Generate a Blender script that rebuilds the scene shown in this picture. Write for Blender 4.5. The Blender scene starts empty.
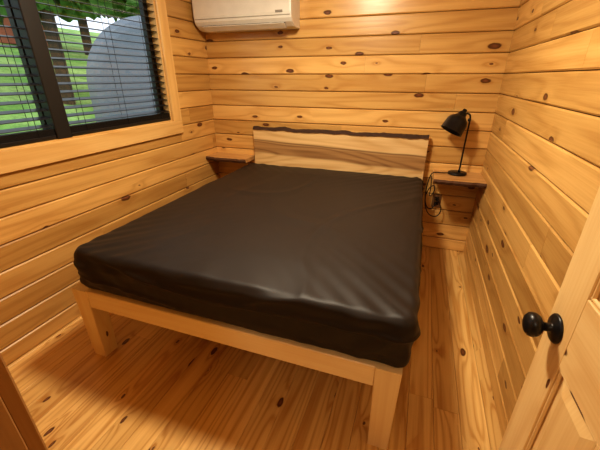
import bpy, math, random
from mathutils import Vector, Matrix, noise
random.seed(11)
scene = bpy.context.scene

# ------------------------------------------------------------------ helpers
class MB:
    def __init__(s):
        s.v=[]; s.f=[]; s.uv=[]; s.m=[]; s.sm=[]
    def add(s, verts, faces, uvs=None, mat=0, smooth=False, M=None):
        b=len(s.v)
        for p in verts:
            p=Vector(p)
            if M is not None: p=M@p
            s.v.append(p)
        for i,f in enumerate(faces):
            s.f.append([b+k for k in f])
            if uvs is None:
                s.uv.append([(verts[k][0],verts[k][2]+verts[k][1]) for k in f])
            else: s.uv.append(uvs[i])
            s.m.append(mat); s.sm.append(smooth)
    def board(s, lo, hi, axis, ch=0.003, mat=0, M=None, taper=None):
        a,b=[i for i in range(3) if i!=axis]
        if axis==1: a,b=2,0   # keep right-handed
        la,ha,lb,hb=lo[a],hi[a],lo[b],hi[b]
        c=min(ch,(ha-la)*.4,(hb-lb)*.4)
        sec=[(la+c,lb),(ha-c,lb),(ha,lb+c),(ha,hb-c),(ha-c,hb),(la+c,hb),(la,hb-c),(la,lb+c)]
        per=[0]
        for i in range(8):
            p,q=sec[i],sec[(i+1)%8]; per.append(per[-1]+math.hypot(p[0]-q[0],p[1]-q[1]))
        vs=[]
        for e,t in ((0,lo[axis]),(1,hi[axis])):
            ca,cb=(la+ha)/2,(lb+hb)/2
            k=1.0
            if taper and e==0: k=taper
            for p in sec:
                q=[0,0,0]; q[axis]=t; q[a]=ca+(p[0]-ca)*k; q[b]=cb+(p[1]-cb)*k; vs.append(q)
        ou,ov=random.uniform(0,60),random.uniform(0,60)
        fs=[];uv=[]
        for i in range(8):
            j=(i+1)%8
            fs.append([i,j,j+8,i+8])
            uv.append([(lo[axis]+ou,per[i]+ov),(lo[axis]+ou,per[i+1]+ov),(hi[axis]+ou,per[i+1]+ov),(hi[axis]+ou,per[i]+ov)])
        fs.append(list(range(7,-1,-1))); uv.append([(sec[i][0]+ou,sec[i][1]+ov) for i in range(7,-1,-1)])
        fs.append(list(range(8,16))); uv.append([(sec[i][0]+ou,sec[i][1]+ov) for i in range(8)])
        s.add(vs,fs,uv,mat,False,M)
    def box(s, lo, hi, ch=0.003, mat=0, M=None):
        d=[hi[i]-lo[i] for i in range(3)]
        s.board(lo,hi,d.index(max(d)),ch,mat,M)
    def lathe(s, prof, n=32, mat=0, M=None, smooth=True):
        vs=[];fs=[]
        for r,z in prof:
            for k in range(n):
                t=2*math.pi*k/n; vs.append((r*math.cos(t),r*math.sin(t),z))
        for i in range(len(prof)-1):
            for k in range(n):
                k2=(k+1)%n
                fs.append([i*n+k,i*n+k2,(i+1)*n+k2,(i+1)*n+k])
        if prof[0][0]>1e-5: fs.append(list(range(n-1,-1,-1)))
        if prof[-1][0]>1e-5: fs.append([(len(prof)-1)*n+k for k in range(n)])
        s.add(vs,fs,None,mat,smooth,M)
    def obj(s, name, mats, parent=None, auto=None):
        me=bpy.data.meshes.new(name)
        me.from_pydata([tuple(p) for p in s.v],[],s.f)
        ul=me.uv_layers.new(name="UVMap")
        k=0
        for i,p in enumerate(me.polygons):
            p.material_index=s.m[i]; p.use_smooth=s.sm[i]
            for j in range(len(s.f[i])):
                ul.data[k].uv=s.uv[i][j]; k+=1
        for m in mats: me.materials.append(m)
        me.validate(); me.update()
        o=bpy.data.objects.new(name,me); scene.collection.objects.link(o)
        if parent: o.parent=parent
        return o

def empty(name, loc=(0,0,0)):
    o=bpy.data.objects.new(name,None); o.empty_display_size=.1
    scene.collection.objects.link(o); return o

def curve(name, pts, r, mat, parent=None, cyclic=False):
    cu=bpy.data.curves.new(name,'CURVE'); cu.dimensions='3D'
    sp=cu.splines.new('NURBS'); sp.points.add(len(pts)-1)
    for i,p in enumerate(pts): sp.points[i].co=(*p,1)
    sp.use_endpoint_u=True; sp.order_u=3
    cu.bevel_depth=r; cu.bevel_resolution=4; cu.resolution_u=10; cu.use_fill_caps=True
    cu.materials.append(mat)
    o=bpy.data.objects.new(name,cu); scene.collection.objects.link(o)
    if parent: o.parent=parent
    return o

# ------------------------------------------------------------------ materials
class NT:
    def __init__(s,name):
        s.mat=bpy.data.materials.new(name); s.mat.use_nodes=True
        s.t=s.mat.node_tree; s.n=s.t.nodes; s.l=s.t.links
        s.bsdf=s.n['Principled BSDF']
    def link(s,a,b): s.l.new(a,b)
    def math(s,op,a,b=None,c=None,clamp=False):
        n=s.n.new('ShaderNodeMath'); n.operation=op; n.use_clamp=clamp
        for i,x in enumerate((a,b,c)):
            if x is None: continue
            if isinstance(x,(int,float)): n.inputs[i].default_value=x
            else: s.link(x,n.inputs[i])
        return n.outputs[0]
    def noise(s,vec,scale=1,detail=2,rough=.5,dim='3D'):
        n=s.n.new('ShaderNodeTexNoise'); n.noise_dimensions=dim
        n.inputs['Scale'].default_value=scale; n.inputs['Detail'].default_value=detail; n.inputs['Roughness'].default_value=rough
        s.link(vec,n.inputs['Vector']); return n.outputs[0]
    def mapping(s,vec,scale,loc=(0,0,0)):
        n=s.n.new('ShaderNodeMapping'); n.inputs['Scale'].default_value=scale; n.inputs['Location'].default_value=loc
        s.link(vec,n.inputs['Vector']); return n.outputs[0]
    def mix(s,f,a,b,mode='MIX'):
        n=s.n.new('ShaderNodeMix'); n.data_type='RGBA'; n.blend_type=mode
        for x,k in ((f,0),(a,6),(b,7)):
            if isinstance(x,(int,float)): n.inputs[k].default_value=x
            elif isinstance(x,tuple): n.inputs[k].default_value=(*x,1)
            else: s.link(x,n.inputs[k])
        return n.outputs[2]
    def ss(s,x,a,b):
        n=s.n.new('ShaderNodeMapRange'); n.interpolation_type='SMOOTHSTEP'
        s.link(x,n.inputs[0])
        for i,v in ((1,a),(2,b)):
            if isinstance(v,(int,float)): n.inputs[i].default_value=v
            else: s.link(v,n.inputs[i])
        return n.outputs[0]
    def bump(s,h,strength=.2,dist=.002):
        n=s.n.new('ShaderNodeBump'); n.inputs['Strength'].default_value=strength; n.inputs['Distance'].default_value=dist
        s.link(h,n.inputs['Height']); s.link(n.outputs[0],s.bsdf.inputs['Normal'])

def wood(name, light, dark, knot=(.075,.020,.005), rough=.4, keep=.55, freq=9, amt=.55, tone=.25, knotsize=1.0, spec=.5, su=.55, sv=5.5):
    t=NT(name)
    uv=t.n.new('ShaderNodeTexCoord').outputs['UV']
    isl=t.n.new('ShaderNodeNewGeometry').outputs['Random Per Island']
    n1=t.noise(t.mapping(uv,(su,sv,1)),1,1.5,.5)
    vo=t.n.new('ShaderNodeTexVoronoi'); vo.voronoi_dimensions='2D'; vo.inputs['Scale'].default_value=1
    wn=t.n.new('ShaderNodeTexNoise'); wn.inputs['Scale'].default_value=25; t.link(uv,wn.inputs['Vector'])
    wm=t.n.new('ShaderNodeVectorMath'); wm.operation='MULTIPLY_ADD'
    t.link(wn.outputs['Color'],wm.inputs[0]); wm.inputs[1].default_value=(.014,.014,0); t.link(uv,wm.inputs[2])
    t.link(t.mapping(wm.outputs[0],(2.4,5.5,1)),vo.inputs['Vector'])
    d=vo.outputs['Distance']
    sc=t.n.new('ShaderNodeSeparateColor'); t.link(vo.outputs['Color'],sc.inputs[0])
    kp=t.math('GREATER_THAN',sc.outputs[0],keep)
    r=t.math('MULTIPLY',t.math('MULTIPLY_ADD',sc.outputs[1],.095,.028),knotsize)
    r2=t.math('MULTIPLY',r,.72)
    mask=t.math('MULTIPLY',t.math('SUBTRACT',1,t.ss(d,r2,r)),kp)
    core=t.math('MULTIPLY',t.math('SUBTRACT',1,t.ss(d,0.0,r2)),kp)
    infl=t.math('MULTIPLY',t.math('EXPONENT',t.math('MULTIPLY',d,-8.0)),kp)
    ph=t.math('MULTIPLY_ADD',infl,.22,n1)
    s1=t.math('SINE',t.math('MULTIPLY',ph,freq*6.283))
    s01=t.math('MULTIPLY_ADD',s1,.5,.5)
    sp=t.math('POWER',s01,2.6)
    fib=t.noise(t.mapping(uv,(3,140,1)),1,3,.6)
    fibc=t.ss(fib,.35,.7)
    broad=t.noise(t.mapping(uv,(.8,9,1)),1.7,2,.5)
    f=t.math('ADD',t.math('MULTIPLY',sp,amt),t.math('MULTIPLY',fibc,.18))
    f=t.math('ADD',f,t.math('MULTIPLY',t.ss(broad,.35,.75),.28),clamp=True)
    f=t.math('ADD',f,t.math('MULTIPLY',infl,.28),clamp=True)
    col=t.mix(f,light,dark)
    tv=t.mix(isl,(1-tone,1-tone*1.15,1-tone*1.4),(1+tone*.25,1+tone*.25,1+tone*.3))
    col=t.mix(1.0,col,tv,'MULTIPLY')
    kc=t.mix(core,knot,tuple(min(1,k*2.4+.015) for k in knot))
    col=t.mix(t.math('MULTIPLY',mask,.95),col,kc)
    t.link(col,t.bsdf.inputs['Base Color'])
    t.link(t.math('MULTIPLY_ADD',fibc,.10,rough-.05),t.bsdf.inputs['Roughness'])
    t.bsdf.inputs['Specular IOR Level'].default_value=spec
    t.bump(t.math('SUBTRACT',t.math('MULTIPLY',f,-.5),mask),.25,.0015)
    return t.mat

def plain(name,col,rough=.5,metal=0,spec=.5,bumps=None,sheen=0,emit=None):
    t=NT(name); b=t.bsdf
    g=t.n.new('ShaderNodeTexCoord').outputs['Object']
    nz=t.noise(g,12,3)
    c=t.mix(nz,tuple(x*.88 for x in col),tuple(min(1,x*1.1) for x in col))
    t.link(c,b.inputs['Base Color'])
    b.inputs['Roughness'].default_value=rough; b.inputs['Metallic'].default_value=metal
    b.inputs['Specular IOR Level'].default_value=spec
    if bumps: t.bump(t.noise(g,bumps[0],3),bumps[1],.001)
    if sheen: b.inputs['Sheen Weight'].default_value=sheen
    if emit:
        b.inputs['Emission Color'].default_value=(*emit[0],1); b.inputs['Emission Strength'].default_value=emit[1]
    return t.mat

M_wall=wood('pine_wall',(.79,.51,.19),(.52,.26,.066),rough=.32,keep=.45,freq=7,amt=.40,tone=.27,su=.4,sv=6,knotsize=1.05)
M_side_shaded=wood('pine_wall_side_shaded',(.73,.455,.158),(.47,.235,.057),rough=.42,keep=.45,freq=7,amt=.40,tone=.27,su=.4,sv=6,knotsize=1.05)  # darker copy of the wall pine, side-wall shade put into the colour
M_floor=wood('pine_floor',(.84,.57,.225),(.52,.255,.06),rough=.33,keep=.45,freq=9,amt=.55,tone=.17,su=.28,sv=10,knotsize=.75)
M_bed=wood('pine_bed',(.90,.73,.43),(.76,.53,.25),rough=.45,keep=.76,freq=6,amt=.3,tone=.08,knotsize=.6)
M_door=wood('pine_door',(.86,.62,.29),(.66,.39,.14),rough=.4,keep=.4,freq=6,amt=.35,tone=.1)
M_trim=wood('pine_trim',(.76,.50,.20),(.56,.30,.085),rough=.4,keep=.9,freq=6,amt=.35,tone=.1)
M_core=plain('wall_core',(.08,.04,.016),.8)
M_black=plain('black_metal',(.012,.011,.011),.35,.3)
M_blind=plain('blind_dark',(.012,.011,.011),.38)
M_frame=plain('window_frame_black',(.010,.010,.010),.45)
M_bark=plain('bark',(.05,.024,.013),.9,bumps=(60,1))
M_white=plain('ac_white',(.74,.71,.64),.4)
M_grey=plain('ac_grey',(.25,.23,.2),.5)
M_dark=plain('ac_dark',(.03,.03,.03),.6)

# ------------------------------------------------------------------ room dims
XL,XR,YB,YF,ZC=-1.957,0.523,2.98,0.13,2.40
ROW=.1365
def sub(rect,hole):
    u0,u1,z0,z1=rect; a0,a1,b0,b1=hole
    if u1<=a0 or u0>=a1 or z1<=b0 or z0>=b1: return [rect]
    out=[]
    if u0<a0: out.append((u0,a0,z0,z1))
    if u1>a1: out.append((a1,u1,z0,z1))
    m0,m1=max(u0,a0),min(u1,a1)
    if z0<b0: out.append((m0,m1,z0,b0))
    if z1>b1: out.append((m0,m1,b1,z1))
    return out
def wall(name,kind,face,u0,u1,sgn,holes=(),mat=None,z1=ZC,lens=(1.8,3.4)):
    mb=MB(); T=.02; z=-.03
    def put(r,d0,d1,ch,m):
        a,b=sorted((face+sgn*d0,face+sgn*d1))
        if kind=='x': mb.board((a,r[0],r[2]),(b,r[1],r[3]),1,ch,m)
        else: mb.board((r[0],a,r[2]),(r[1],b,r[3]),0,ch,m)
    while z<z1:
        zt=min(z+ROW,z1); u=u0-random.uniform(0,1.2)
        while u<u1:
            ue=u+random.uniform(*lens)
            a,b=max(u,u0),min(ue,u1)
            if b-a>.02:
                rs=[(a,b,max(z,0),zt)]
                for h in holes: rs=[q for r in rs for q in sub(r,h)]
                for r in rs:
                    if r[1]-r[0]>.004 and r[3]-r[2]>.005:
                        put((r[0]+.0005,r[1]-.0005,r[2]+.0020,r[3]-.0020),0,T,.0065,0)
            u=ue
        z+=ROW
    rs=[(u0,u1,0,z1)]
    for h in holes: rs=[q for r in rs for q in sub(r,h)]
    for r in rs: put(r,T+.0005,.10,.0001,1)
    return mb.obj(name,[mat or M_wall,M_core])

WIN=(.56,2.365,1.11,2.14)
DOOR=(-.405,.44,0,2.07)
wall('wall_back','y',YB,XL-.1,XR+.1,1)
wall('wall_left','x',XL,YF,YB,-1,[WIN],M_side_shaded)
wall('wall_right','x',XR,YF,YB,1,[],M_side_shaded)
wall('wall_front','y',YF,XL-.1,XR+.1,-1,[DOOR],M_side_shaded)
HY=-1.5
wall('wall_hall_back','y',HY,-1.3,XR+.1,-1)
wall('wall_hall_left','x',-1.2,HY,YF-.1,-1)
wall('wall_hall_right','x',XR,HY,YF-.1,1)

mb=MB(); x=XL-.1
while x<XR+.1:
    xe=min(x+.115,XR+.1); y=HY-random.uniform(0,1)
    while y<YB+.1:
        ye=y+random.uniform(1.6,3.2)
        a,b=max(y,HY-.1),min(ye,YB+.1)
        if b-a>.02: mb.board((x+.0004,a+.0004,-.02),(xe-.0004,b-.0004,0),1,.0014,0)
        y=ye
    x+=.115
mb.box((XL-.1,HY-.1,-.12),(XR+.1,YB+.1,-.0205),.0001,1)
mb.obj('floor',[M_floor,M_core])
mb=MB(); x=XL-.1
while x<XR+.1:
    xe=min(x+ROW,XR+.1); mb.board((x,HY-.1,ZC),(xe,YB+.1,ZC+.02),1,.0055,0); x+=ROW
mb.box((XL-.1,HY-.1,ZC+.0205),(XR+.1,YB+.1,ZC+.08),.0001,1)
mb.obj('ceiling',[M_trim,M_core])

# ------------------------------------------------------------------ window
w=empty('window_1')
y0,y1,z0,z1=WIN
mb=MB()
mb.board((XL-.10,y0,z0-.0),(XL+.0,y1,z0+.012),1,.001)
mb.board((XL-.10,y0,z1-.012),(XL+.0,y1,z1),1,.001)
mb.board((XL-.10,y0,z0+.012),(XL,y0+.012,z1-.012),2,.001)
mb.board((XL-.10,y1-.012,z0+.012),(XL,y1,z1-.012),2,.001)
mb.obj('jamb',[M_trim],w)
mb=MB()
mb.board((XL+.0005,y0-.1,z0-.105),(XL+.02,y1+.1,z0+.002),1,.003)
mb.board((XL+.0005,y0-.1,z1-.002),(XL+.02,y1+.1,z1+.1),1,.003)
mb.board((XL+.0005,y0-.1,z0+.003),(XL+.02,y0+.002,z1-.003),2,.003)
mb.board((XL+.0005,y1-.002,z0+.003),(XL+.02,y1+.1,z1-.003),2,.003)
mb.obj('casing',[M_trim],w)
mb=MB(); fx0,fx1=XL-.099,XL-.06
a0,a1,b0,b1=y0+.0125,y1-.0125,z0+.0125,z1-.0125
mid=1.418
mb.box((fx0,a0,b0),(fx1,a1,b0+.045),.003); mb.box((fx0,a0,b1-.045),(fx1,a1,b1),.003)
for (p,q) in ((a0,a0+.045),(a1-.045,a1),(mid-.05,mid+.05)):
    mb.box((fx0,p,b0+.045),(fx1,q,b1-.045),.003)
mb.box((fx1,mid-.045,b0),(XL+.004,mid+.045,b1),.004)
mb.obj('sash_frame',[M_frame],w)
tg=NT('window_glass'); t=tg
out=t.n['Material Output']; tr=t.n.new('ShaderNodeBsdfTransparent'); gl=t.n.new('ShaderNodeBsdfGlossy'); gl.inputs['Roughness'].default_value=.02
ms=t.n.new('ShaderNodeMixShader'); ms.inputs[0].default_value=.05
t.link(tr.outputs[0],ms.inputs[1]); t.link(gl.outputs[0],ms.inputs[2]); t.link(ms.outputs[0],out.inputs[0])
mb=MB()
mb.box((XL-.082,a0+.044,b0+.044),(XL-.078,mid-.049,b1-.044),.0001)
mb.box((XL-.082,mid+.049,b0+.044),(XL-.078,a1-.044,b1-.044),.0001)
mb.obj('glass_panes',[tg.mat],w)

def blind(name,ya,yb):
    e=empty(name); mb=MB(); xc=XL-.028
    z=b0+.075; tilt=math.radians(13)
    while z<b1-.06:
        Mx=Matrix.Translation((xc,0,z))@Matrix.Rotation(tilt,4,'Y')
        mb.board((-.025,ya,-.0018),(.025,yb,.0018),1,.001,0,Mx)
        z+=.0435
    mb.obj('slats',[M_blind],e)
    mb=MB()
    for k in range(8):
        mb.board((xc-.025,ya,b0+.026+k*.0042),(xc+.025,yb,b0+.029+k*.0042),1,.001)
    mb.board((xc-.026,ya,b0+.003),(xc+.026,yb,b0+.025),1,.004)
    mb.board((xc-.028,ya,b1-.055),(xc+.03,yb,b1-.002),1,.003)
    mb.obj('rails',[M_blind],e)
    mb=MB()
    for f in (.12,.5,.88):
        yy=ya+(yb-ya)*f
        for dx in (-.026,.026):
            mb.box((xc+dx-.0011,yy-.0011,b0+.02),(xc+dx+.0011,yy+.0011,b1-.05),.0002)
    mb.obj('ladder_cords',[M_blind],e)
blind('window_blind',a0+.006,mid-.05)
blind('window_blind.001',mid+.05,a1-.004)

# ------------------------------------------------------------------ door
d=empty('door_1')
hx,hy=.415,.165; ex,ey=.392,.883
L=math.hypot(ex-hx,ey-hy); ang=math.atan2(ey-hy,ex-hx)
d.location=(hx,hy,0.008); d.rotation_euler=(0,0,ang)
mb=MB(); T=.036
S=.118; HZ=2.035
for p,q in ((0,S),(L-S,L)): mb.board((p,-T,0),(q,0,HZ),2,.002)
rails=[(0,.23),(.80,1.0),(1.54,1.64),(1.92,HZ)]
for p,q in rails: mb.board((S+.0003,-T,p),(L-S-.0003,0,q),0,.002)
mm=(L-.10)/2
for i in range(3):
    za,zb=rails[i][1],rails[i+1][0]
    mb.board((mm,-T,za+.0003),(mm+.10,0,zb-.0003),2,.002)
    for (pa,pb) in ((S,mm),(mm+.10,L-S)):
        for sg,base,top in ((1,-.018,-.003),(-1,-.018,-T+.003)):
            yb_= -.012 if sg>0 else -T+.012
            k=.012; k2=.045
            vs=[(pa,yb_,za),(pb,yb_,za),(pb,yb_,zb),(pa,yb_,zb),
                (pa+k,yb_,za+k),(pb-k,yb_,za+k),(pb-k,yb_,zb-k),(pa+k,yb_,zb-k),
                (pa+k2,top,za+k2),(pb-k2,top,za+k2),(pb-k2,top,zb-k2),(pa+k2,top,zb-k2)]
            fs=[]
            for a in range(2):
                for j in range(4):
                    j2=(j+1)%4; f=[a*4+j,a*4+j2,a*4+4+j2,a*4+4+j]; fs.append(f if sg<0 else f[::-1])
            fs.append([8,9,10,11] if sg<0 else [11,10,9,8])
            o1,o2=random.uniform(0,50),random.uniform(0,50)
            uv=[[(vs[i_][2]+o1,vs[i_][0]+o2) for i_ in f] for f in fs]
            mb.add(vs,fs,uv)
        for sg in (1,-1):
            y_a,y_b=((-.012,-.003) if sg>0 else (-T+.003,-T+.012))
            mb.board((pa,y_a,za),(pa+.011,y_b,zb),2,.004); mb.board((pb-.011,y_a,za),(pb,y_b,zb),2,.004)
            mb.board((pa,y_a,za),(pb,y_b,za+.011),0,.004); mb.board((pa,y_a,zb-.011),(pb,y_b,zb),0,.004)
mb.obj('slab',[M_door],d)
mb=MB()
kz=.862; kx=L-.05
prof=[(.038,0),(.038,.003),(.034,.007),(.014,.010),(.011,.014),(.011,.028),(.016,.033),(.026,.038),(.031,.046),(.032,.053),(.030,.061),(.022,.068),(.010,.071),(0.0001,.0715)]
mb.lathe(prof,40,0,Matrix.Translation((kx,0.0003,kz))@Matrix.Rotation(-math.pi/2,4,'X'))
mb.lathe([(r,z*.85) for r,z in prof],40,0,Matrix.Translation((kx,-T-.0003,kz))@Matrix.Rotation(math.pi/2,4,'X'))
mb.box((L+.0002,-T/2-.012,kz-.028),(L+.002,-T/2+.012,kz+.028),.0005)
mb.obj('knob',[M_black],d)
tr_=empty('trim_1'); mb=MB()
mb.board((DOOR[0],YF-.1,0),(DOOR[0]+.018,YF,DOOR[3]-.018),2,.002)
mb.board((DOOR[1]-.018,YF-.1,0),(DOOR[1],YF,DOOR[3]-.018),2,.002)
mb.board((DOOR[0],YF-.1,DOOR[3]-.018),(DOOR[1],YF,DOOR[3]),0,.002)
mb.board((DOOR[0]-.09,YF+.0005,0),(DOOR[0]+.008,YF+.02,DOOR[3]+.08),2,.003)
mb.board((DOOR[1]-.002,YF+.0005,0),(XR-.001,YF+.018,DOOR[3]+.08),2,.003)
mb.board((DOOR[0]+.009,YF+.0005,DOOR[3]-.01),(DOOR[1]-.003,YF+.02,DOOR[3]+.08),0,.003)
mb.obj('door_casing',[wood('casing_pine_shaded',(.42,.23,.08),(.25,.12,.035),rough=.5,keep=.9,freq=6,amt=.35,tone=.1)],tr_)  # casing is unlit here, its shade is painted into the pine colour

# ------------------------------------------------------------------ bed
bed=empty('bed')
FX0,FX1,FY0,FY1,FZ=-1.595,.062,.958,2.89,.452
LG=.100
mb=MB()
def leg(xa,ya):
    mb.board((xa,ya,0),(xa+LG,ya+LG,FZ-.001),2,.004,0,None,.84)
for xa in (FX0,FX1-LG):
    for ya in (FY0,FY1-LG-.002): leg(xa,ya)
mb.obj('legs',[M_bed],bed)
mb=MB(); RH=.105
mb.board((FX0+LG+.0005,FY0+.006,FZ-RH),(FX1-LG-.0005,FY0+.044,FZ-.002),0,.004)
mb.board((FX0+LG+.0005,FY1-.044,FZ-RH),(FX1-LG-.0005,FY1-.006,FZ-.002),0,.004)
mb.board((FX0+.006,FY0+LG+.0005,FZ-RH),(FX0+.044,FY1-LG-.003,FZ-.002),1,.004)
mb.board((FX1-.044,FY0+LG+.0005,FZ-RH),(FX1-.006,FY1-LG-.003,FZ-.002),1,.004)
mb.board(((FX0+FX1)/2-.03,FY0+.0445,FZ-.093),((FX0+FX1)/2+.03,FY1-.0445,FZ-.026),1,.004)
mb.obj('rails',[M_bed],bed)
mb=MB()
y=FY0+LG+.01
while y<FY1-.2:
    mb.board((FX0+.045,y,FZ-.024),(FX1-.045,y+.08,FZ-.003),0,.002); y+=.145
mb.obj('slats',[M_bed],bed)
tt=NT('live_edge_slab'); t=tt
tc=t.n.new('ShaderNodeTexCoord').outputs['Object']
sx=t.n.new('ShaderNodeSeparateXYZ'); t.link(tc,sx.inputs[0])
wob=t.noise(t.mapping(tc,(1.1,1,2)),1,2)
zz=t.math('ADD',t.math('MULTIPLY_ADD',wob,.09,-.045),sx.outputs[2])
zz=t.math('MULTIPLY_ADD',sx.outputs[0],.022,zz)
band=t.math('MULTIPLY',t.ss(zz,.725,.75),t.math('SUBTRACT',1,t.ss(zz,.835,.862)))
gr=t.noise(t.mapping(tc,(.8,1,30)),1,4,.6)
# contour (cathedral) grain following the slab
ct_=t.noise(t.mapping(tc,(.5,1,4)),1,1.5)
ctl=t.math('POWER',t.math('MULTIPLY_ADD',t.math('SINE',t.math('MULTIPLY',ct_,85)),.5,.5),2.5)
gr=t.math('ADD',t.math('MULTIPLY',t.ss(gr,.25,.75),.6),t.math('MULTIPLY',ctl,.5),clamp=True)
lt=t.mix(gr,(.80,.58,.29),(.60,.37,.15)); dk=t.mix(gr,(.46,.27,.11),(.22,.11,.04))
c=t.mix(band,lt,dk)
edge=t.math('MULTIPLY',t.ss(zz,.843,.855),t.math('SUBTRACT',1,t.ss(zz,.855,.868)))
c=t.mix(t.math('MULTIPLY',edge,.75),c,(.10,.04,.015))
t.link(c,t.bsdf.inputs['Base Color']); t.bsdf.inputs['Roughness'].default_value=.42
M_slab=tt.mat
HX0,HX1,HYa,HYb=-1.487,.082,2.905,2.945
N=140; mb=MB(); mk=MB()
def topz(x): return .994+.016*noise.noise(Vector((x*2.5,0,3)))+.008*noise.noise(Vector((x*9,2,1)))-.004*x
for (bld,z_lo,z_hi,e) in ((mb,lambda x:.60,topz,0),(mk,topz,lambda x:topz(x)+.023+.010*noise.noise(Vector((x*7,5,5)))+.004*noise.noise(Vector((x*30,5,5))),.010)):
    vs=[];fs=[]
    for i in range(N+1):
        x=HX0+(HX1-HX0)*i/N
        vs+= [(x,HYa-e*(1+noise.noise(Vector((x*25,1,7)))),z_lo(x)),(x,HYa+e*.5-e*noise.noise(Vector((x*20,1,9))),z_hi(x)),(x,HYb,z_hi(x)),(x,HYb,z_lo(x))]
    for i in range(N):
        b=i*4
        for j in range(4):
            j2=(j+1)%4; fs.append([b+j,b+4+j,b+4+j2,b+j2])
    fs.append([0,1,2,3]); fs.append([N*4+3,N*4+2,N*4+1,N*4])
    bld.add(vs,fs)
mb.obj('headboard',[M_slab],bed); mk.obj('headboard_bark_edge',[M_bark],bed)
mb=MB()
for xa in (-1.30,-.15):
    mb.board((xa,HYb+.0005,.0),(xa+.09,YB-.002,.93),2,.003)
mb.obj('headboard_posts',[M_bed],bed)

# mattress with fitted sheet
mt=NT('dark_sheet'); t=mt
tc=t.n.new('ShaderNodeTexCoord').outputs['Object']
nz=t.noise(tc,3,3)
c=t.mix(nz,(.0120,.0085,.0068),(.018,.013,.0105))
t.link(c,t.bsdf.inputs['Base Color']); t.bsdf.inputs['Roughness'].default_value=.52
t.bsdf.inputs['Specular IOR Level'].default_value=.36
t.bsdf.inputs['Sheen Weight'].default_value=.05; t.bsdf.inputs['Sheen Roughness'].default_value=.4
t.bsdf.inputs['Sheen Tint'].default_value=(.9,.65,.45,1)
MX0,MX1,MY0,MY1,MZ0,MZ1=-1.54,.085,.970,2.893,FZ+.001,.683
C=Vector(((MX0+MX1)/2,(MY0+MY1)/2,(MZ0+MZ1)/2)); Hh=Vector(((MX1-MX0)/2,(MY1-MY0)/2,(MZ1-MZ0)/2))
def crease(a,k=9): return max(0,1-abs(noise.noise(a))*k)**1.5
def mpoint(p):
    r=.030
    R=.055
    ix=max(-(Hh.x-R),min(Hh.x-R,p.x)); iy=max(-(Hh.y-R),min(Hh.y-R,p.y))
    dx,dy=p.x-ix,p.y-iy
    if abs(dx)>1e-6 and abs(dy)>1e-6:
        m=max(abs(dx),abs(dy)); l=math.hypot(dx,dy)
        k=m/l; p=Vector((ix+dx*k,iy+dy*k,p.z))
    inn=Vector((max(-(Hh.x-r),min(Hh.x-r,p.x)),max(-(Hh.y-r),min(Hh.y-r,p.y)),max(-(Hh.z-r),min(Hh.z-r,p.z))))
    lx=Hh.x-R; ly=Hh.y-R
    jx=max(-lx,min(lx,inn.x)); jy=max(-ly,min(ly,inn.y)); dd=math.hypot(inn.x-jx,inn.y-jy)
    if dd>R-r and dd>0: inn.x=jx+(inn.x-jx)*(R-r)/dd; inn.y=jy+(inn.y-jy)*(R-r)/dd
    v=p-inn
    if v.length<1e-6: n=Vector((0,0,1)); q=p
    else: n=v.normalized(); q=inn+n*r
    w=q+C
    top=max(0,n.z); side=1-abs(n.z)
    dsp=0
    dsp+=top*(.006*noise.noise(Vector((w.x*1.5,w.y*1.3,1)))+.005*crease(Vector((w.x*.9+w.y*.3,w.y*.7-w.x*.5,4)),15)+.0045*crease(Vector((w.x*1.8,w.y*.6,8)),13))
    fe=math.exp(-(Hh.y+q.y)*6)
    dsp+=top*fe*.005*noise.noise(Vector((w.x*8,w.y*2,12)))
    ex_=min(1,(Hh.x-abs(q.x))/.25); ey_=min(1,(Hh.y-abs(q.y))/.25)
    dsp+=top*.008*(min(ex_,ey_)-.5)
    h=(w.z-MZ0)/(MZ1-MZ0)
    tt_=q.x+q.y*1.0
    dsp+=side*(.007*noise.noise(Vector((tt_*2.2,h*1.3,2)))+.011*crease(Vector((tt_*1.3+h*1.0,h*.9-tt_*.3,6)),8)+.009*crease(Vector((tt_*.9,h*1.6,16)),8)+.004*noise.noise(Vector((tt_*22,h*2,5)))*(1-h))
    cd=math.hypot(Hh.x-abs(q.x),Hh.y-abs(q.y))
    kf=math.exp(-cd*4)
    dsp+=side*kf*.007*math.sin(42*(cd*.8+h*.22))
    dsp+=top*kf*.004*math.sin(55*abs(Hh.x-abs(q.x)-(Hh.y-abs(q.y))))
    dsp+=side*(-.012*max(0,.25-h)/.25)+side*.006*math.sin(max(0,min(1,h))*math.pi)
    return w+n*dsp
mb=MB()
nx,ny,nzz=160,180,28
idx={}
vs=[];fs=[]
def gv(i,j,k):
    key=(i,j,k)
    if key not in idx:
        p=Vector((-Hh.x+2*Hh.x*i/nx,-Hh.y+2*Hh.y*j/ny,-Hh.z+2*Hh.z*k/nzz))
        idx[key]=len(vs); vs.append(tuple(mpoint(p)))
    return idx[key]
for i in range(nx):
    for j in range(ny):
        fs.append([gv(i,j,nzz),gv(i+1,j,nzz),gv(i+1,j+1,nzz),gv(i,j+1,nzz)])
        fs.append([gv(i,j+1,0),gv(i+1,j+1,0),gv(i+1,j,0),gv(i,j,0)])
for i in range(nx):
    for k in range(nzz):
        fs.append([gv(i,0,k),gv(i+1,0,k),gv(i+1,0,k+1),gv(i,0,k+1)])
        fs.append([gv(i,ny,k+1),gv(i+1,ny,k+1),gv(i+1,ny,k),gv(i,ny,k)])
for j in range(ny):
    for k in range(nzz):
        fs.append([gv(0,j,k+1),gv(0,j+1,k+1),gv(0,j+1,k),gv(0,j,k)])
        fs.append([gv(nx,j,k),gv(nx,j+1,k),gv(nx,j+1,k+1),gv(nx,j,k+1)])
mb.add(vs,fs,None,0,True)
mb.obj('mattress',[mt.mat],bed)

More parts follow.
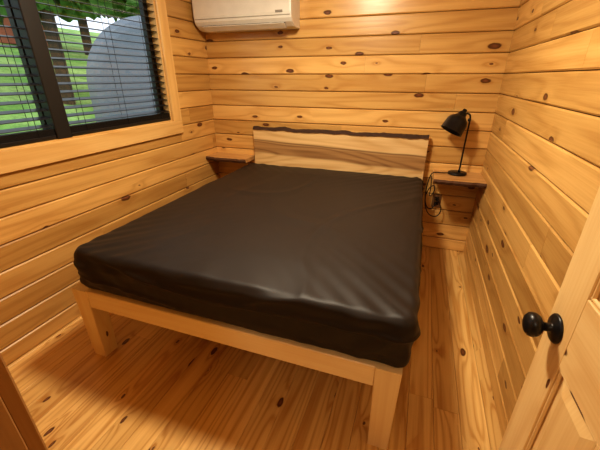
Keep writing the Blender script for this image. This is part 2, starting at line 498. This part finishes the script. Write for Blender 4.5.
# ------------------------------------------------------------------ floating shelves
M_shelf=wood('shelf_wood',(.66,.40,.16),(.42,.20,.06),rough=.35,keep=.8,freq=8,amt=.5,tone=.05)
M_sbark=plain('shelf_edge',(.10,.045,.02),.8,bumps=(50,.8))
SZ=.735
def shelf(name,xa,xb,ya,seed):
    e=empty(name); mb=MB(); mk=MB(); N=40
    def fy(x): return ya+.020*noise.noise(Vector((x*7,seed,1)))+.008*noise.noise(Vector((x*23,seed,1)))
    zt,zb=SZ,SZ-.036; vs=[];fs=[];vk=[];fk=[]
    for i in range(N+1):
        x=xa+(xb-xa)*i/N; y=fy(x)
        vs+=[(x,y,zt),(x,YB-.001,zt),(x,YB-.001,zb),(x,y+.01,zb)]
        vk+=[(x,y-.0005,zt-.001),(x,y+.009,zb),(x,y+.002,zb-.001),(x,y-.009-.005*noise.noise(Vector((x*40,seed,3))),zt-.016)]
    for i in range(N):
        b=i*4
        for j in range(4):
            j2=(j+1)%4
            fs.append([b+j,b+4+j,b+4+j2,b+j2][::-1]); fk.append([b+j,b+4+j,b+4+j2,b+j2])
    for F in (fs,fk):
        F.append([0,1,2,3]); F.append([N*4+3,N*4+2,N*4+1,N*4])
    uv=[[(vs[i][0]+seed,vs[i][1]+vs[i][2]) for i in f] for f in fs]
    mb.add(vs,fs,uv); mk.add(vk,fk)
    mb.obj('slab',[M_shelf],e); mk.obj('bark_edge',[M_sbark],e)
shelf('floating_shelf',XL+.002,-1.52,2.765,3)
shelf('floating_shelf.001',.155,XR-.002,2.66,9)

# ------------------------------------------------------------------ desk lamp
lamp=empty('desk_lamp'); mb=MB(); LX,LY,LZ=.345,2.872,SZ+.0005
mb.lathe([(.068,0),(.070,.004),(.070,.014),(.066,.018),(.012,.020),(.0001,.020)],40,0,Matrix.Translation((LX-.012,LY,LZ)))
mb.lathe([(.010,0.019),(.010,.035),(.006,.04)],20,0,Matrix.Translation((LX,LY,LZ)))
mb.obj('base',[M_black],lamp)
TZ=1.185
curve('stem',[(LX,LY,LZ+.02),(LX,LY,LZ+.2),(LX+.004,LY,TZ-.06),(LX+.004,LY,TZ-.01),(LX-.005,LY,TZ+.012),(LX-.03,LY-.003,TZ+.016),(LX-.05,LY-.006,TZ+.008)],.0062,M_black,lamp)
top=Vector((LX-.040,LY-.005,TZ+.045)); mouth=Vector((.228,2.825,1.075))
ax=(mouth-top).normalized(); q=Vector((0,0,1)).rotation_difference(ax).to_matrix().to_4x4()
Ms=Matrix.Translation(top)@q; Ls=(mouth-top).length
mb=MB()
mb.lathe([(.0001,0),(.012,.001),(.016,.006),(.016,.02),(.024,.024),(.030,.032),(.033,.05),(.048,.062),(.066,.078),(.078,.10),(.084,Ls),(.087,Ls+.002),(.082,Ls+.001),(.075,.10),(.060,.081),(.040,.066),(.0001,.060)],48,0,Ms)
mb.obj('shade',[M_black],lamp)
mb=MB()
mb.lathe([(.0001,.06),(.014,.062),(.014,.075),(.022,.085),(.027,.10),(.022,.118),(.0001,.124)],24,0,Ms)
mb.obj('bulb',[plain('bulb_frosted',(.75,.72,.66),.3)],lamp)
mb=MB()
mb.lathe([(.0001,-.014),(.010,-.012),(.013,0),(.010,.012),(.0001,.014)],20,0,Matrix.Translation((LX,LY,TZ-.03))@Matrix.Rotation(math.pi/2,4,'X'))
mb.obj('joint_knob',[M_black],lamp)

# outlet and cord
ou=empty('wall_outlet'); mb=MB(); OX,OZ=.225,.46
mb.box((OX-.036,YB-.007,OZ-.058),(OX+.036,YB-.0005,OZ+.058),.002)
mb.obj('plate',[plain('outlet_brown',(.16,.08,.035),.4)],ou)
mb=MB()
for dz in (-.022,.022): mb.box((OX-.016,YB-.010,OZ+dz-.014),(OX+.016,YB-.0071,OZ+dz+.014),.002)
mb.obj('sockets',[M_black],ou)
pc=empty('power_cord')
mb=MB(); mb.box((OX-.013,YB-.038,OZ+.010),(OX+.013,YB-.0105,OZ+.034),.005); mb.obj('plug',[M_black],pc)
curve('cable',[(LX-.075,LY,SZ+.006),(LX-.13,LY-.02,SZ+.006),(.18,2.86,SZ+.007),(.146,2.85,SZ+.005),(.128,2.86,.68),(.120,2.88,.58),(.13,2.90,.44),(.17,2.90,.35),(.24,2.91,.33),(.275,2.92,.39),(.25,2.925,.46),(OX,YB-.038,OZ+.022)],.0042,M_black,pc)
curve('cable_loop',[(.148,2.93,.69),(.16,2.90,.60),(.15,2.88,.52),(.185,2.88,.55),(.19,2.90,.62),(.15,2.92,.60),(.12,2.93,.50),(.15,2.93,.40),(.20,2.94,.39),(OX,YB-.012,OZ-.02)],.0038,M_black,pc)

# ------------------------------------------------------------------ air conditioner
ac=empty('air_conditioner')
AX0,AX1=XL+.035,-1.045
zb=1.81
prof=[(YB-.001,zb),(YB-.10,zb),(YB-.135,zb+.008),(YB-.180,zb+.035),(YB-.198,zb+.06),(YB-.205,zb+.10),(YB-.205,zb+.24),(YB-.195,zb+.27),(YB-.17,zb+.285),(YB-.001,zb+.285)]
n=len(prof); xs=[AX0,AX0+.012,AX1-.012,AX1]
vs=[];fs=[]
cy,cz=YB-.1,zb+.14
for i,x in enumerate(xs):
    k=.97 if i in (0,3) else 1
    for y_,z_ in prof:
        vs.append((x, y_ if y_>YB-.01 else cy+(y_-cy)*k, cz+(z_-cz)*k))
for i in range(3):
    for j in range(n):
        j2=(j+1)%n; fs.append([i*n+j,i*n+j2,(i+1)*n+j2,(i+1)*n+j])
fs.append(list(range(n-1,-1,-1))); fs.append([3*n+j for j in range(n)])
mb=MB(); mb.add(vs,fs); mb.obj('body',[M_white],ac)
mb=MB()
mb.box((AX0+.06,YB-.188,zb+.028),(AX1-.06,YB-.128,zb+.031),.001,0,None)
mb.obj('outlet_slot',[M_dark],ac)
mb=MB()
Mf=Matrix.Translation((0,YB-.162,zb+.012))@Matrix.Rotation(math.radians(-31),4,'X')
mb.board((AX0+.065,-.032,-.003),(AX1-.065,.030,.003),0,.002,0,Mf)
mb.obj('louver_flap',[M_white],ac)
mb=MB()
mb.box((AX0+.01,YB-.2065,zb+.078),(AX1-.01,YB-.203,zb+.081),.0004)
mb.obj('front_seam',[M_grey],ac)
mb=MB(); mb.box((AX1-.13,YB-.2075,zb+.095),(AX1-.07,YB-.2045,zb+.112),.001)
mb.obj('badge',[M_grey],ac)

# ------------------------------------------------------------------ ceiling light fixtures
def light(name,kind,loc,energy,col,size,rot=None,parent=None):
    ld=bpy.data.lights.new(name,kind); ld.energy=energy; ld.color=col
    if kind=='POINT': ld.shadow_soft_size=size
    elif kind=='AREA': ld.shape='DISK'; ld.size=size
    o=bpy.data.objects.new(name,ld); o.location=loc; scene.collection.objects.link(o)
    if rot: o.rotation_euler=rot
    if parent: o.parent=parent
    return o
M_diff=plain('lamp_diffuser',(.9,.85,.75),.4,emit=((1,.84,.62),6))
LC=(1,.87,.67)
def fixture(name,x,y,pa,pp):
    cl=empty(name)
    mb=MB(); mb.lathe([(.17,0),(.17,-.02),(.165,-.025),(.0001,-.025)][::-1],40,0,Matrix.Translation((x,y,ZC-.001)))
    mb.obj('canopy',[M_black],cl)
    mb=MB(); mb.lathe([(.0001,-.085),(.06,-.08),(.11,-.065),(.145,-.045),(.155,-.026)],40,0,Matrix.Translation((x,y,ZC-.001)))
    mb.obj('diffuser',[M_diff],cl)
    light('bulb_light','AREA',(x,y,ZC-.10),pa,LC,.3,None,cl)
    light('bulb_glow','POINT',(x,y,ZC-.20),pp,LC,.08,None,cl)
fixture('ceiling_light',-.66,1.55,36,21)
fixture('added_hall_fill',-.1,-.75,7,2)  # added fill fixture in the unseen hall, brightens the front floor

# ------------------------------------------------------------------ outside
tg=NT('grass'); t=tg; tc=t.n.new('ShaderNodeTexCoord').outputs['Object']
a=t.noise(tc,.6,4); b=t.noise(tc,5,4,.7)
c=t.mix(t.ss(a,.35,.65),(.20,.42,.07),(.42,.62,.17)); c=t.mix(t.math('MULTIPLY',t.ss(b,.45,.65),.5),c,(.08,.18,.03))
t.link(c,t.bsdf.inputs['Base Color']); t.bsdf.inputs['Roughness'].default_value=.9
GZ=-.45
def gz(x): return GZ+.19*max(0,-x-6.5)
mb=MB(); G=60
vs=[];fs=[]
for i in range(G+1):
    for j in range(G+1):
        x=-50+47.6*i/G; y=-25+75*j/G
        vs.append((x,y,gz(x)+.15*noise.noise(Vector((x*.2,y*.2,0)))*(min(1,max(0,(-x-7)/10)))))
for i in range(G):
    for j in range(G):
        fs.append([i*(G+1)+j,(i+1)*(G+1)+j,(i+1)*(G+1)+j+1,i*(G+1)+j+1])
mb.add(vs,fs,None,0,True); mb.obj('lawn_ground',[tg.mat])
M_leaf=plain('foliage',(.09,.19,.035),.9,bumps=(4,1)); M_trunk=plain('trunk',(.06,.045,.03),.9,bumps=(20,1))
def tree(name,x,y,r,h,cr,n=40):
    e=empty(name); g=gz(x)-.05
    curve('trunk',[(x,y,g),(x+.05,y,g+h*.3),(x-.08,y+.1,g+h*.7),(x,y,g+h)],r,M_trunk,e)
    mb=MB(); 
    for k in range(n):
        a=random.uniform(0,6.28); rr=random.uniform(0,cr); cz=g+h*.8+random.uniform(-.4,1)*cr*.6
        c_=Vector((x+rr*math.cos(a),y+rr*math.sin(a),cz)); s_=random.uniform(.3,.55)*cr*.45
        vs=[];fs=[]; n1,n2=10,14
        for i in range(n1+1):
            for j in range(n2):
                th=math.pi*i/n1; ph=2*math.pi*j/n2
                dv=Vector((math.sin(th)*math.cos(ph),math.sin(th)*math.sin(ph),math.cos(th)))
                vs.append(tuple(c_+dv*s_*(1+.9*noise.noise(dv*4.3+c_))))
        for i in range(n1):
            for j in range(n2):
                j2=(j+1)%n2; fs.append([i*n2+j,(i+1)*n2+j,(i+1)*n2+j2,i*n2+j2])
        mb.add(vs,fs)
    mb.obj('canopy',[M_leaf],e)
tree('tree',-11.5,13.0,.16,5,2.6,60)
tree('tree.001',-12.0,9.2,.2,4.6,2.4,60)
tree('tree.002',-24,21,.3,6,4.0,70)
tree('tree.003',-36,17,.3,6,4.5,70)
tree('tree.004',-38,9,.3,6,4.5,70)
tree('tree.005',-20,27,.3,7,5,70)
tree('tree.006',-38,27,.3,7,5,70)
tree('tree.007',-19,10.2,.22,6,2.6,60)
cb=empty('red_cabin'); cbz=gz(-29)-.3
mb=MB(); mb.box((-31,17.2,cbz),(-27,21,cbz+2.9),.01); mb.obj('walls',[plain('red_paint',(.42,.13,.07),.7)],cb)
mb=MB(); za_=cbz+2.9; mb.add([(-31.3,16.9,za_),(-26.7,16.9,za_),(-29,16.9,za_+1.2),(-31.3,21.3,za_),(-26.7,21.3,za_),(-29,21.3,za_+1.2)],[[0,1,2],[5,4,3],[1,4,5,2],[0,2,5,3],[0,3,4,1]])
mb.obj('roof',[plain('roof_grey',(.3,.3,.3),.7)],cb)
# camper trailer parked beyond the window
ct=empty('camper_trailer'); Mc=Matrix.Translation((-4.25,6.0,GZ))@Matrix.Rotation(math.radians(49.7),4,'Z')
Lc,Hc,Wc=3.7,2.75,2.0
def rr_prof(L,Z0,Z1,R,n=12):
    P=[]
    for cx,cz,a0 in ((L/2-R,Z0+.25,-90),(L/2-R,Z1-R,0),(-L/2+R,Z1-R,90),(-L/2+R,Z0+.25,180)):
        rz=R if cz>1 else .25
        for k in range(n+1):
            a=math.radians(a0+90*k/n); P.append((cx+R*math.cos(a),cz+rz*math.sin(a)))
    return P
P=rr_prof(Lc,.45,Hc,1.0)
vs=[];fs=[];n=len(P)
ly=[(-Wc/2,.90),(-Wc/2+.03,.95),(-Wc/2+.12,1),(Wc/2-.12,1),(Wc/2-.03,.95),(Wc/2,.90)]
for yy,k in ly:
    for px,pz in P: vs.append((px*k,yy,1.5+(pz-1.5)*k))
nl=len(ly)
for i in range(nl-1):
    for j in range(n):
        j2=(j+1)%n; fs.append([i*n+j,(i+1)*n+j,(i+1)*n+j2,i*n+j2])
fs.append(list(range(n))); fs.append([(nl-1)*n+j for j in range(n-1,-1,-1)])
mb=MB(); mb.add(vs,fs,None,0,False,Mc); mb.obj('body',[plain('camper_grey',(.19,.22,.25),.4)],ct)
mb=MB()
for px in (.45,):
    for sy in (-1,1):
        ya_,yb_=sorted((sy*(Wc/2-.01),sy*(Wc/2+.02)))
        mb.box((px,ya_,1.35),(px+.8,yb_,1.9),.004,0,Mc)
mb.obj('windows',[plain('camper_window',(.10,.12,.13),.2)],ct)
mb=MB()
for sy in (-.6,.85):
    mb.lathe([(.0001,0),(.33,0),(.36,.04),(.36,.18),(.33,.22),(.0001,.22)],28,0,Mc@Matrix.Translation((0,sy,.36))@Matrix.Rotation(math.pi/2,4,'X'))
mb.obj('wheels',[M_black],ct)

# world
wd=bpy.data.worlds.new('world'); scene.world=wd; wd.use_nodes=True
bg=wd.node_tree.nodes['Background']; bg.inputs[0].default_value=(.80,.89,1,1); bg.inputs[1].default_value=1.5

# ------------------------------------------------------------------ camera
cam=bpy.data.cameras.new('camera'); cam.sensor_width=36; cam.lens=331/600*36; cam.clip_start=.02
co=bpy.data.objects.new('camera',cam); co.location=(0,0,1.45)
co.rotation_euler=(math.radians(90-24.1),0,math.radians(19.3)); scene.collection.objects.link(co)
scene.camera=co
scene.view_settings.view_transform='Standard'
scene.view_settings.look='Medium High Contrast'
